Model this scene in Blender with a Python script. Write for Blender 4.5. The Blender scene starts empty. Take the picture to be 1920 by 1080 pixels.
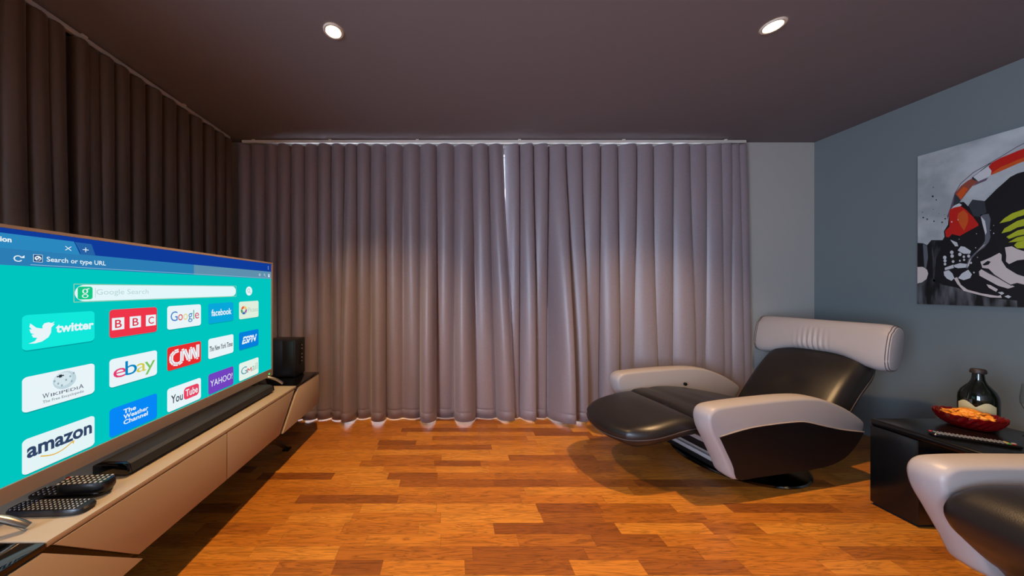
import bpy, bmesh, math, random
from mathutils import Vector, Matrix
random.seed(7)
sc = bpy.context.scene
COL = sc.collection
R = math.radians
PI = math.pi

# ------------------------------------------------------------------ camera
cd = bpy.data.cameras.new('camera')
cam = bpy.data.objects.new('camera', cd); COL.objects.link(cam)
cd.sensor_fit = 'HORIZONTAL'; cd.sensor_width = 36.0
FPX = 558.0                                   # focal length in pixels of a 1920 wide frame
cd.lens = FPX/1920*36
cd.shift_x = 113/1920; cd.shift_y = 0.0006
cd.clip_start = 0.02; cd.clip_end = 100
EYE = 1.10
cam.location = (0, 0, EYE); cam.rotation_euler = (R(90), 0, 0)
sc.camera = cam

# ------------------------------------------------------------------ light & exposure
sc.view_settings.view_transform = 'Standard'
sc.view_settings.look = 'None'
sc.view_settings.gamma = 1.0
sc.view_settings.use_curve_mapping = False
sc.view_settings.exposure = 0.0
sc.cycles.use_denoising = True
sc.cycles.max_bounces = 8
sc.cycles.diffuse_bounces = 5
sc.cycles.glossy_bounces = 4
sc.cycles.transmission_bounces = 8
sc.cycles.sample_clamp_indirect = 6.0
sc.cycles.caustics_reflective = False
sc.cycles.caustics_refractive = False
world = bpy.data.worlds.new('overcast_daylight'); sc.world = world
world.use_nodes = True
wb = world.node_tree.nodes['Background']
wb.inputs['Color'].default_value = (0.60, 0.75, 1.0, 1)
DAYLIGHT = 26.0
wb.inputs['Strength'].default_value = DAYLIGHT
LAMP_W = 168.0
LAMP_COL = (1.0, 0.61, 0.29)
TV_GAIN = 1.06

def portal(name, loc, rot, sx, sy):
    l = bpy.data.lights.new(name, 'AREA'); l.shape = 'RECTANGLE'; l.size = sx; l.size_y = sy
    l.cycles.is_portal = True
    o = bpy.data.objects.new(name, l); COL.objects.link(o); o.location = loc; o.rotation_euler = rot
    return o

# room numbers (metres)
WL, WR, WB, WF, CEIL = -1.90, 3.107, 2.55, -2.60, 2.352
FILL_WIN = (-2.30, -0.35, 0.15, 2.05)             # y0,y1,z0,z1 of the unseen left-wall window added for cool fill, behind the camera
WIN1 = (-1.50, 2.25, 0.0, 2.325)               # x0,x1,z0,z1 of the window behind the long curtains
portal('window_portal', (WL-0.12, (FILL_WIN[0]+FILL_WIN[1])/2, (FILL_WIN[2]+FILL_WIN[3])/2), (0, R(-90), 0), FILL_WIN[3]-FILL_WIN[2], FILL_WIN[1]-FILL_WIN[0])
portal('window_portal', ((WIN1[0]+WIN1[1])/2, WB+0.13, (WIN1[2]+WIN1[3])/2), (R(-90), 0, 0), WIN1[1]-WIN1[0], WIN1[3]-WIN1[2])

# ------------------------------------------------------------------ helpers
def lin(c):
    return tuple(((v/255)/12.92 if v/255 <= .04045 else ((v/255+.055)/1.055)**2.4) for v in c)

MATS = {}
def mat(name, rgb=(128, 128, 128), rough=.5, metal=0.0, spec=.5, linear=None, **kw):
    if name in MATS: return MATS[name]
    m = bpy.data.materials.new(name); m.use_nodes = True
    b = m.node_tree.nodes['Principled BSDF']
    c = linear or lin(rgb)
    b.inputs['Base Color'].default_value = (*c, 1)
    b.inputs['Roughness'].default_value = rough
    b.inputs['Metallic'].default_value = metal
    b.inputs['Specular IOR Level'].default_value = spec
    for k, v in kw.items():
        b.inputs[k.replace('_', ' ')].default_value = v
    MATS[name] = m
    return m

def emis(name, rgb, strength=1.0):
    if name in MATS: return MATS[name]
    m = bpy.data.materials.new(name); m.use_nodes = True
    nt = m.node_tree; nt.nodes.clear()
    e = nt.nodes.new('ShaderNodeEmission'); o = nt.nodes.new('ShaderNodeOutputMaterial')
    e.inputs['Color'].default_value = (*lin(rgb), 1); e.inputs['Strength'].default_value = strength
    nt.links.new(e.outputs[0], o.inputs[0])
    MATS[name] = m
    return m

def N(m, t, **kw):
    n = m.node_tree.nodes.new(t)
    for k, v in kw.items(): setattr(n, k, v)
    return n
def L(m, a, b): m.node_tree.links.new(a, b)
def bsdf(m): return m.node_tree.nodes['Principled BSDF']

def add_noise_bump(m, scale=(1, 1, 1), nscale=200, strength=.1, dist=.001, detail=3):
    tc = N(m, 'ShaderNodeTexCoord'); mp = N(m, 'ShaderNodeMapping'); mp.inputs['Scale'].default_value = scale
    nz = N(m, 'ShaderNodeTexNoise'); nz.inputs['Scale'].default_value = nscale; nz.inputs['Detail'].default_value = detail
    bp = N(m, 'ShaderNodeBump'); bp.inputs['Strength'].default_value = strength; bp.inputs['Distance'].default_value = dist
    L(m, tc.outputs['Object'], mp.inputs[0]); L(m, mp.outputs[0], nz.inputs['Vector'])
    L(m, nz.outputs['Fac'], bp.inputs['Height']); L(m, bp.outputs[0], bsdf(m).inputs['Normal'])
    return nz

class MB:
    """Collects vertices and faces; build() links them as one mesh object."""
    def __init__(s): s.v = []; s.f = []; s.m = []; s.mats = []
    def mi(s, m):
        if m is None: return 0
        if m not in s.mats: s.mats.append(m)
        return s.mats.index(m)
    def add(s, vs, fs, m=None):
        o = len(s.v); i = s.mi(m)
        s.v += [tuple(v) for v in vs]
        for f in fs: s.f.append(tuple(o+k for k in f)); s.m.append(i)
    def box(s, x0, x1, y0, y1, z0, z1, m=None):
        vs = [(x, y, z) for x in (x0, x1) for y in (y0, y1) for z in (z0, z1)]
        s.add(vs, [(0, 1, 3, 2), (4, 6, 7, 5), (0, 4, 5, 1), (2, 3, 7, 6), (0, 2, 6, 4), (1, 5, 7, 3)], m)
    def grid(s, rows, m=None, closed=False, capa=False, capb=False):
        n = len(rows[0]); vs = [p for r in rows for p in r]; fs = []
        for i in range(len(rows)-1):
            for j in range(n if closed else n-1):
                k = (j+1) % n
                fs.append((i*n+j, i*n+k, (i+1)*n+k, (i+1)*n+j))
        if capa: fs.append(tuple(range(n))[::-1])
        if capb: fs.append(tuple((len(rows)-1)*n+j for j in range(n)))
        s.add(vs, fs, m)
    def lathe(s, prof, c=(0, 0, 0), n=32, m=None, capa=True, capb=True):
        rows = [[(c[0]+r*math.cos(2*PI*j/n), c[1]+r*math.sin(2*PI*j/n), c[2]+z) for j in range(n)] for r, z in prof]
        s.grid(rows, m, True, capa, capb)
    def tube(s, pts, r, n=10, m=None, flat=1.0):
        pts = [Vector(p) for p in pts]; rows = []
        for i, p in enumerate(pts):
            t = (pts[min(i+1, len(pts)-1)]-pts[max(i-1, 0)]).normalized()
            u = t.cross(Vector((0, 0, 1)))
            if u.length < 1e-4: u = Vector((1, 0, 0))
            u.normalize(); w = u.cross(t).normalized()
            rr = r[i] if isinstance(r, (list, tuple)) else r
            rows.append([tuple(p+u*rr*math.cos(2*PI*j/n)+w*rr*flat*math.sin(2*PI*j/n)) for j in range(n)])
        s.grid(rows, m, True, True, True)
    def prism(s, poly, f0, f1, m=None):
        """poly = 2D points; f0,f1 turn a 2D point into the two end faces' 3D points"""
        n = len(poly); vs = [f0(*p) for p in poly]+[f1(*p) for p in poly]
        fs = [tuple(range(n))[::-1], tuple(range(n, 2*n))]
        for j in range(n):
            k = (j+1) % n; fs.append((j, k, n+k, n+j))
        s.add(vs, fs, m)
    def build(s, name, material=None, parent=None, smooth=None, bevel=0, bseg=2, tri=False):
        me = bpy.data.meshes.new(name); me.from_pydata(s.v, [], s.f)
        ms = s.mats if s.mats else [material]
        for x in ms: me.materials.append(x)
        if len(ms) > 1:
            for p, i in zip(me.polygons, s.m): p.material_index = i
        bm = bmesh.new(); bm.from_mesh(me)
        bmesh.ops.recalc_face_normals(bm, faces=bm.faces)
        if bevel:
            es = [e for e in bm.edges if len(e.link_faces) == 2 and e.calc_face_angle(0) > R(30)]
            bmesh.ops.bevel(bm, geom=es, offset=bevel, segments=bseg, profile=.5, affect='EDGES', clamp_overlap=True)
        if tri: bmesh.ops.triangulate(bm, faces=[f for f in bm.faces if len(f.verts) > 4])
        bm.to_mesh(me); bm.free()
        if smooth is not None or bevel:
            me.shade_smooth(); me.set_sharp_from_angle(angle=R(smooth or 40))
        o = bpy.data.objects.new(name, me); COL.objects.link(o)
        if parent is not None: o.parent = parent
        return o

def tag(o, label=None, cat=None, group=None, kind=None):
    if label: o['label'] = label
    if cat: o['category'] = cat
    if group: o['group'] = group
    if kind: o['kind'] = kind
    return o
def thing(name, label, cat, loc=(0, 0, 0), rz=0, group=None):
    o = bpy.data.objects.new(name, None); COL.objects.link(o)
    o.empty_display_size = .1
    o.location = loc; o.rotation_euler = (0, 0, rz)
    return tag(o, label, cat, group)
def struct(o, label=None, cat=None): return tag(o, label, cat, kind='structure')
def copy_tree(o, parent=None):
    c = o.copy(); COL.objects.link(c)
    if parent is not None: c.parent = parent
    for ch in list(o.children): copy_tree(ch, c)
    return c
def smoothstep(a, b, x):
    t = max(0, min(1, (x-a)/(b-a))); return t*t*(3-2*t)
def interp(pts, x):
    if x <= pts[0][0]: return pts[0][1]
    for (a, b), (c, d) in zip(pts, pts[1:]):
        if x <= c: return b+(d-b)*(x-a)/(c-a)
    return pts[-1][1]
def catmull(pts, n=6, closed=False):
    out = []; k = len(pts)
    rng = range(k) if closed else range(k-1)
    for i in rng:
        g = (lambda j: pts[j % k]) if closed else (lambda j: pts[max(0, min(k-1, j))])
        p0, p1, p2, p3 = g(i-1), g(i), g(i+1), g(i+2)
        for t in range(n):
            u = t/n
            out.append(tuple(.5*(2*b+(c-a)*u+(2*a-5*b+4*c-d)*u*u+(-a+3*b-3*c+d)*u**3) for a, b, c, d in zip(p0, p1, p2, p3)))
    if not closed: out.append(tuple(pts[-1]))
    return out

# ------------------------------------------------------------------ materials
def m_floor():
    m = mat('parquet_floor', rough=.34, spec=.45); b = bsdf(m)
    tc = N(m, 'ShaderNodeTexCoord'); sp = N(m, 'ShaderNodeSeparateXYZ'); L(m, tc.outputs['Object'], sp.inputs[0])
    def M(op, a, b=None, c=None):
        n = N(m, 'ShaderNodeMath', operation=op)
        for i, v in enumerate((a, b, c)):
            if v is None: continue
            if isinstance(v, (int, float)): n.inputs[i].default_value = v
            else: L(m, v, n.inputs[i])
        return n.outputs[0]
    W = .0635
    yr = M('DIVIDE', M('ADD', sp.outputs['Y'], .0), W)
    row = M('FLOOR', yr)
    wn = N(m, 'ShaderNodeTexWhiteNoise', noise_dimensions='1D'); L(m, row, wn.inputs['W'])
    ln = M('ADD', M('MULTIPLY', wn.outputs['Value'], .22), .32)
    # uneven lengths inside a row
    cx = N(m, 'ShaderNodeCombineXYZ'); L(m, M('MULTIPLY', sp.outputs['X'], 1.7), cx.inputs[0]); L(m, M('MULTIPLY', row, 7.31), cx.inputs[1])
    nz = N(m, 'ShaderNodeTexNoise', noise_dimensions='2D'); nz.inputs['Scale'].default_value = 1.0; nz.inputs['Detail'].default_value = 0
    L(m, cx.outputs[0], nz.inputs['Vector'])
    xw = M('ADD', sp.outputs['X'], M('MULTIPLY', nz.outputs['Fac'], .38))
    wn2 = N(m, 'ShaderNodeTexWhiteNoise', noise_dimensions='1D'); L(m, M('ADD', row, 91.7), wn2.inputs['W'])
    xs = M('ADD', M('DIVIDE', xw, ln), M('MULTIPLY', wn2.outputs['Value'], 10))
    pc = M('FLOOR', xs)
    cc = N(m, 'ShaderNodeCombineXYZ'); L(m, row, cc.inputs[0]); L(m, pc, cc.inputs[1])
    rnd = N(m, 'ShaderNodeTexWhiteNoise', noise_dimensions='2D'); L(m, cc.outputs[0], rnd.inputs['Vector'])
    ramp = N(m, 'ShaderNodeValToRGB'); L(m, rnd.outputs['Value'], ramp.inputs[0])
    cols = [(0, (132, 74, 28)), (.16, (150, 87, 31)), (.38, (178, 108, 36)), (.7, (188, 118, 40)), (1, (198, 130, 48))]
    e = ramp.color_ramp.elements
    e[0].position = 0; e[0].color = (*lin(cols[0][1]), 1); e[1].position = 1; e[1].color = (*lin(cols[-1][1]), 1)
    for p, c in cols[1:-1]:
        q = e.new(p); q.color = (*lin(c), 1)
    # grain
    gv = N(m, 'ShaderNodeCombineXYZ')
    L(m, M('ADD', M('MULTIPLY', sp.outputs['X'], 2.2), M('MULTIPLY', rnd.outputs['Value'], 40)), gv.inputs[0])
    L(m, M('MULTIPLY', sp.outputs['Y'], 26), gv.inputs[1]); L(m, M('MULTIPLY', pc, 3.7), gv.inputs[2])
    g1 = N(m, 'ShaderNodeTexNoise'); g1.inputs['Scale'].default_value = 1.6; g1.inputs['Detail'].default_value = 4; g1.inputs['Distortion'].default_value = .6
    L(m, gv.outputs[0], g1.inputs['Vector'])
    rings = M('FRACT', M('MULTIPLY', g1.outputs['Fac'], 7))
    rings = M('MULTIPLY', M('ABSOLUTE', M('SUBTRACT', rings, .5)), 2)
    gv2 = N(m, 'ShaderNodeCombineXYZ'); L(m, M('MULTIPLY', sp.outputs['X'], 9), gv2.inputs[0]); L(m, M('MULTIPLY', sp.outputs['Y'], 420), gv2.inputs[1])
    g2 = N(m, 'ShaderNodeTexNoise'); g2.inputs['Scale'].default_value = 1; g2.inputs['Detail'].default_value = 2; L(m, gv2.outputs[0], g2.inputs['Vector'])
    k = M('ADD', M('ADD', M('MULTIPLY', M('SUBTRACT', 1.0, M('POWER', rings, .5)), -.62), M('MULTIPLY', g2.outputs['Fac'], .50)), .88)
    # thin joints
    fy = M('ABSOLUTE', M('SUBTRACT', M('FRACT', yr), .5)); fx = M('ABSOLUTE', M('SUBTRACT', M('FRACT', xs), .5))
    j = M('MAXIMUM', M('GREATER_THAN', fy, .489), M('GREATER_THAN', fx, .4975))
    k = M('MULTIPLY', k, M('SUBTRACT', 1.0, M('MULTIPLY', j, .28)))
    mx = N(m, 'ShaderNodeVectorMath', operation='SCALE'); L(m, ramp.outputs[0], mx.inputs[0]); L(m, k, mx.inputs['Scale'])
    L(m, mx.outputs[0], b.inputs['Base Color'])
    return m

def m_paint(name, rgb, rough=.75):
    m = mat(name, rgb, rough, spec=.25)
    add_noise_bump(m, nscale=160, strength=.05, dist=.0008)
    return m

def m_curtain(name, rgb):
    m = mat(name, rgb, rough=.40, spec=.62)
    b = bsdf(m)
    b.inputs['Sheen Weight'].default_value = .25; b.inputs['Sheen Roughness'].default_value = .45
    tc = N(m, 'ShaderNodeTexCoord'); nz = N(m, 'ShaderNodeTexNoise'); mp = N(m, 'ShaderNodeMapping')
    mp.inputs['Scale'].default_value = (60, 60, 420); L(m, tc.outputs['Object'], mp.inputs[0]); L(m, mp.outputs[0], nz.inputs['Vector'])
    nz.inputs['Scale'].default_value = 1; nz.inputs['Detail'].default_value = 2
    mr = N(m, 'ShaderNodeMapRange'); L(m, nz.outputs['Fac'], mr.inputs[0]); mr.inputs[3].default_value = .78; mr.inputs[4].default_value = 1.2
    vm = N(m, 'ShaderNodeVectorMath', operation='SCALE'); vm.inputs[0].default_value = lin(rgb); L(m, mr.outputs[0], vm.inputs['Scale'])
    L(m, vm.outputs[0], b.inputs['Base Color'])
    bp = N(m, 'ShaderNodeBump'); bp.inputs['Strength'].default_value = .12; bp.inputs['Distance'].default_value = .001
    L(m, nz.outputs['Fac'], bp.inputs['Height']); L(m, bp.outputs[0], b.inputs['Normal'])
    return m

def m_leather(name, rgb, rough, spec=.5):
    m = mat(name, rgb, rough, spec=spec)
    tc = N(m, 'ShaderNodeTexCoord'); v = N(m, 'ShaderNodeTexVoronoi'); v.inputs['Scale'].default_value = 420
    n2 = N(m, 'ShaderNodeTexNoise'); n2.inputs['Scale'].default_value = 9; n2.inputs['Detail'].default_value = 3
    ad = N(m, 'ShaderNodeMath', operation='MULTIPLY_ADD'); ad.inputs[1].default_value = 5
    L(m, tc.outputs['Object'], v.inputs['Vector']); L(m, tc.outputs['Object'], n2.inputs['Vector'])
    L(m, n2.outputs['Fac'], ad.inputs[0]); L(m, v.outputs['Distance'], ad.inputs[2])
    bp = N(m, 'ShaderNodeBump'); bp.inputs['Strength'].default_value = .10; bp.inputs['Distance'].default_value = .0015
    L(m, ad.outputs[0], bp.inputs['Height']); L(m, bp.outputs[0], bsdf(m).inputs['Normal'])
    return m

FLOOR = m_floor()
CEILP = m_paint('ceiling_paint', (117, 113, 117), .7)
WALLB = m_paint('blue_grey_paint', (117, 126, 127))
WALLG = m_paint('grey_paint', (182, 181, 175))
CURT_SHADED = m_curtain('shaded_taupe_satin', (98, 82, 70))  # taupe cloth with the side wall's shade put into its colour
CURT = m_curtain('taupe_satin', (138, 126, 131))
WHITEM = mat('white_track', (225, 220, 210), .4)
BLK = mat('black_lacquer', (14, 14, 15), .22)
BLKM = mat('black_matt', (13, 12, 13), .5, spec=.3)
GLASSB = mat('black_glass', (6, 7, 9), .05, spec=.6)
BEIGE = mat('beige_lacquer', (176, 160, 138), .38)
CHROME = mat('brushed_steel', (190, 184, 172), .28, metal=1.0)
WLEA = m_leather('pale_grey_leather', (166, 160, 160), .42)
BLEA = m_leather('black_leather', (26, 23, 23), .36, .55)
PIPE = mat('piping_leather', (160, 148, 140), .45)
SEAM = mat('dark_stitching', (70, 62, 62), .6)

# ------------------------------------------------------------------ room shell
b = MB(); b.box(WL-.3, WR+.3, WF-.3, WB+.16, -.12, 0); struct(b.build('floor', FLOOR))
b = MB(); b.box(WL-.3, WR+.3, WF-.3, WB+.3, CEIL, CEIL+.12); struct(b.build('ceiling', CEILP))
b = MB(); b.box(WR, WR+.15, WF-.15, WB+.15, 0, CEIL); struct(b.build('wall_right', WALLB))
b = MB(); b.box(WL, WR, WF-.15, WF, 0, CEIL); struct(b.build('wall_front', WALLG))
def wall_with_hole(name, m, ax, lo, hi, t0, t1, h):
    b = MB()
    def bx(a0, a1, z0, z1):
        if a1-a0 < 1e-4 or z1-z0 < 1e-4: return
        if ax == 'x': b.box(a0, a1, t0, t1, z0, z1)
        else: b.box(t0, t1, a0, a1, z0, z1)
    bx(lo, h[0], 0, CEIL); bx(h[1], hi, 0, CEIL); bx(h[0], h[1], 0, h[2]); bx(h[0], h[1], h[3], CEIL)
    return struct(b.build(name, m))
wall_with_hole('wall_back', WALLG, 'x', WL, WR, WB, WB+.15, WIN1)
wall_with_hole('wall_left', WALLG, 'y', WF, WB, WL-.15, WL, FILL_WIN)
PANE = None
def pane_mat():
    m = bpy.data.materials.new('window_glass'); m.use_nodes = True; nt = m.node_tree; nt.nodes.clear()
    t = nt.nodes.new('ShaderNodeBsdfTransparent'); g = nt.nodes.new('ShaderNodeBsdfGlossy'); g.inputs['Roughness'].default_value = .02
    mx = nt.nodes.new('ShaderNodeMixShader'); mx.inputs[0].default_value = .06; o = nt.nodes.new('ShaderNodeOutputMaterial')
    nt.links.new(t.outputs[0], mx.inputs[1]); nt.links.new(g.outputs[0], mx.inputs[2]); nt.links.new(mx.outputs[0], o.inputs[0])
    return m
PANE = pane_mat()
def window(name, ax, h, t, n):
    """frame of n lights round an opening h at depth t"""
    fr = MB(); pn = MB(); w = .05; z0, z1 = h[2], h[3]
    def bx(B, a0, a1, c0, c1, d0, d1):
        if ax == 'x': B.box(a0, a1, t+d0, t+d1, c0, c1)
        else: B.box(t+d0, t+d1, a0, a1, c0, c1)
    zz = z0+.012 if z0 == 0 else z0
    bx(fr, h[0], h[1], z0, zz+w*.3, 0, .05); bx(fr, h[0], h[1], z1-w, z1, 0, .05)
    for i in range(n+1):
        a = h[0]+(h[1]-h[0]-w)*i/n; bx(fr, a, a+w, z0, z1, 0, .05)
    f = struct(fr.build(name, mat('white_window_frame', (215, 215, 212), .4)))
    bx(pn, h[0], h[1], z0, z1, .022, .026)
    pn.build('pane', PANE, f)
window('window_1', 'x', WIN1, WB+.06, 3)
window('window_added_fill', 'y', FILL_WIN, WL-.1, 2)  # unseen window, added to bring in cool fill light
b = MB(); b.box(WL-3, WR+3, WB+.16, WB+5, -.16, -.02); struct(b.build('terrace_floor', mat('pale_paving', (190, 186, 180), .8)))

b = MB(); b.box(WL-3, WR+3, WB+2.4, WB+2.6, -.16, 5.5); struct(b.build('wall_light_block', mat('pale_render', (176, 170, 164), .85)))  # unseen wall added to cut the daylight behind the long curtains
b = MB(); b.box(WL-3, WR+3, WB+.15, WB+1.5, CEIL+.1, CEIL+.25); struct(b.build('roof_light_block', mat('pale_render', (176, 170, 164), .85)))  # unseen roof, also added to dim daylight at the curtained window

# ------------------------------------------------------------------ ceiling downlights
LENS = emis('lamp_glow', (255, 214, 150), 45)
TRIM = mat('white_metal_trim', (205, 200, 190), .4)
def downlight(x, y, label):
    t = thing('downlight', label, 'ceiling light', (x, y, CEIL), 0, 'recessed ceiling downlights')
    b = MB(); b.lathe([(.034, -.004), (.0355, -.006), (.043, -.006), (.046, -.003), (.046, -.0005)], n=40, capa=False, capb=False); b.build('trim_ring', TRIM, t, 30)
    b = MB(); b.lathe([(.0002, -.0065), (.020, -.006), (.034, -.004)], n=32, capa=False, capb=False); b.build('lamp_lens', LENS, t, 30)
    l = bpy.data.lights.new('downlight_beam', 'SPOT'); l.energy = LAMP_W; l.color = LAMP_COL
    l.spot_size = R(110); l.spot_blend = 1.0; l.shadow_soft_size = .03
    o = bpy.data.objects.new('downlight_beam', l); COL.objects.link(o); o.parent = t; o.location = (0, 0, -.03)
    return t
downlight(-.575, 1.446, 'small round lit ceiling spotlight above the space between television and curtains')
downlight(1.53, 1.417, 'small round lit ceiling spotlight above the reclined armchair')
downlight(-.575, -.75, 'added unseen ceiling spotlight behind the viewpoint on the television side')  # unseen spot added to light the room from behind the camera
downlight(1.53, -.75, 'added unseen ceiling spotlight behind the viewpoint on the painting side')  # second unseen spot, added for the same light

# ------------------------------------------------------------------ curtains
def curtain(name, label, axis, plane, peaks, ends, zt, zb, a_top, a_bot, shift=None, sgn=-1, lean=0.0, nz=26, seed=1, group=None, tail=0, m=None):
    """ripple-fold curtain. peaks = positions of the folds along the wall, a_bot = forward depth of each fold at the hem"""
    rnd = random.Random(seed)
    P = [ends[0]]+list(peaks)+[ends[1]]
    n = len(peaks); rows = []
    off = [rnd.uniform(-.026, .026) for _ in range(n)]
    wob = [rnd.uniform(0, 6.28) for _ in range(n)]
    zs = [zt-(zt-zb)*(i/(nz-1)) for i in range(nz)]
    zs = sorted(set(zs+[zb+.075, zb+.07, zb+.078, zt-.01]), reverse=True)
    for z in zs:
        t = (zt-z)/(zt-zb); row = []
        k = smoothstep(0, 1, t)
        seam = -.0022 if abs(z-(zb+.075)) < .0015 else 0
        def valley(i):   # position of the valley before peak i
            if i == 0: return ends[0]
            if i == n: return ends[1]
            return (peaks[i-1]+peaks[i])/2
        for i in range(n):
            v0, v1 = valley(i), valley(i+1); pk = peaks[i]+off[i]*k
            A = a_top*(1-k)+a_bot[i]*k
            A *= 1+.10*math.sin(3.1*t+wob[i])
            for j in range(12 if i < n-1 else 13):
                u = j/12
                c = v0+(pk-v0)*u*2 if u < .5 else pk+(v1-pk)*(u-.5)*2
                ph = 2*PI*u
                d = A*(.5-.5*math.cos(ph))**(.85)
                if i == n-1 and u > .5 and tail: d = max(d, A*tail)
                c += -math.sin(ph)*min(A, .07)*.30+lean*(.5-.5*math.cos(ph))*min(A, .08)
                if shift: c += shift(c, t)
                d += .006*math.sin(5*t+c*9)*t + seam
                d = max(d, .0)
                zz = z+smoothstep(.8, 1, t)*max(0, d-.05)*.22; row.append((c, plane+sgn*d, zz) if axis == 'x' else (plane+sgn*d, c, zz))
        rows.append(row)
    b = MB(); b.grid(rows)
    o = b.build(name, m or CURT, None, 75)
    md = o.modifiers.new('cloth', 'SOLIDIFY'); md.thickness = .0025; md.offset = 0
    return tag(o, label, 'curtain', group)

def bx_(px): return (px-847)/FPX*2.475
pl = [bx_(p) for p in (451, 478, 505, 528, 553, 580, 605, 630, 655, 678, 706, 737, 770, 803, 834, 870, 903, 931)]
al = [.05, .06, .04, .06, .05, .065, .05, .06, .14, .035, .12, .03, .02, .15, .02, .125, .02, .09]
pr = [bx_(p) for p in (961, 986, 1013, 1048, 1079, 1111, 1146, 1180, 1213, 1249, 1281, 1314, 1341, 1361, 1378, 1393)]
ar = [.025, .10, .03, .20, .12, .03, .08, .03, .07, .045, .08, .04, .07, .05, .05, .04]
ZT, ZB = CEIL-.043, .006
curtain('curtain', 'long taupe curtain from the dark corner to the bright slit', 'x', 2.530, pl,
        (bx_(442), bx_(944)), ZT, ZB, .055, al, shift=lambda c, t: .090*smoothstep(.0, .45, c)*t, lean=.0, seed=3, tail=.6)
curtain('curtain', 'long taupe curtain from the bright slit to the bare grey wall', 'x', 2.534, pr,
        (bx_(949), bx_(1404)), ZT, ZB, .055, ar, shift=lambda c, t: .05*smoothstep(1.9, 2.45, c)*t+.022*(1-smoothstep(.45, .8, c))*t, lean=.55, seed=5)
def ly_(px): return FPX*1.80/(847-px)
pL = [ly_(p) for p in (160, 181, 207, 235, 266, 297, 325, 351, 375, 398, 417, 434)]
curtain('curtain', 'shade-darkened curtain on the side wall behind the television, far panel reaching the corner', 'y', WL+.035, pL,
        (ly_(150), 2.42), ZT, ZB, .075, [.10]*len(pL), sgn=1, lean=-.2, seed=8, m=CURT_SHADED)
pN = [-.35, -.25, -.15, -.05, .05, .15, .25, .35, .45, .55, .65, .75, .86, .96, 1.05, 1.14, 1.235, 1.31, 1.37]
curtain('curtain', 'shade-darkened curtain on the side wall behind the television, near panel cut by the picture edge', 'y', WL+.04, pN,
        (-.4, 1.40), ZT, ZB, .075, [.10]*len(pN), sgn=1, lean=-.2, seed=11, m=CURT_SHADED)

def track(label, axis, a0, a1, c, clips):
    b = MB(); h0, h1 = CEIL-.030, CEIL-.006
    if axis == 'x': b.box(a0, a1, c-.012, c+.012, h0, h1)
    else: b.box(c-.012, c+.012, a0, a1, h0, h1)
    o = tag(b.build('curtain_track', WHITEM, None, bevel=.002), label, 'curtain track')
    for k in clips:
        b = MB()
        if axis == 'x': b.box(k-.012, k+.012, c-.016, c+.016, CEIL-.012, CEIL)
        else: b.box(c-.016, c+.016, k-.012, k+.012, CEIL-.012, CEIL)
        b.build('ceiling_clip', WHITEM, o, bevel=.002)
track('white curtain track along the ceiling above the long curtains', 'x', -1.76, 2.47, 2.505, [bx_(p) for p in (472, 617, 782, 975, 1172, 1365)])
track('curtain track along the ceiling above the dark side curtains', 'y', -.4, 2.44, WL+.075, [.6, 1.47, 2.02])

# ------------------------------------------------------------------ television
TX = -1.17
def scr(px, py):
    Y = FPX*(-TX)/(847-px); return (Y, EYE-(py-541)*Y/FPX)
TVE = {}
def em(rgb): return emis('screen_%d_%d_%d' % rgb, rgb, TV_GAIN)
TEAL = (0, 192, 186)

def text_mesh(s, bold=0.0, shear=0.0, serif=False):
    """2D outline of a word, filled; returns verts and faces normalised to its own box height of 1 at the x/cap units"""
    cu = bpy.data.curves.new('word', 'FONT'); cu.body = s; cu.offset = bold; cu.shear = shear; cu.resolution_u = 3
    ob = bpy.data.objects.new('word', cu); COL.objects.link(ob)
    dg = bpy.context.evaluated_depsgraph_get(); dg.update()
    me = bpy.data.meshes.new_from_object(ob.evaluated_get(dg))
    vs = [(v.co.x, v.co.y) for v in me.vertices]; fs = [tuple(p.vertices) for p in me.polygons]
    if serif:
        ed = {}
        for f in fs:
            for i in range(len(f)):
                k = tuple(sorted((f[i], f[(i+1) % len(f)]))); ed[k] = ed.get(k, 0)+1
        bd = [k for k, c in ed.items() if c == 1]
        top = max(v[1] for v in vs)
        levels = [(.012, 0, .035), (top-.014, top-.035, top), (.49, .478, .508)] if serif == 1 else [(.012, 0, .035)]
        for lv, q0, q1 in levels:
            xs = sorted(vs[a][0]+(vs[c][0]-vs[a][0])*(lv-vs[a][1])/(vs[c][1]-vs[a][1]) for a, c in bd if (vs[a][1] > lv) != (vs[c][1] > lv))
            for x0, x1 in zip(xs[::2], xs[1::2]):
                if x1-x0 < .17 and (lv != .49):
                    o = len(vs); vs += [(x0-.055, q0), (x1+.055, q0), (x1+.055, q1), (x0-.055, q1)]; fs.append((o, o+1, o+2, o+3))
    bpy.data.objects.remove(ob); bpy.data.curves.remove(cu); bpy.data.meshes.remove(me)
    return vs, fs

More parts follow.
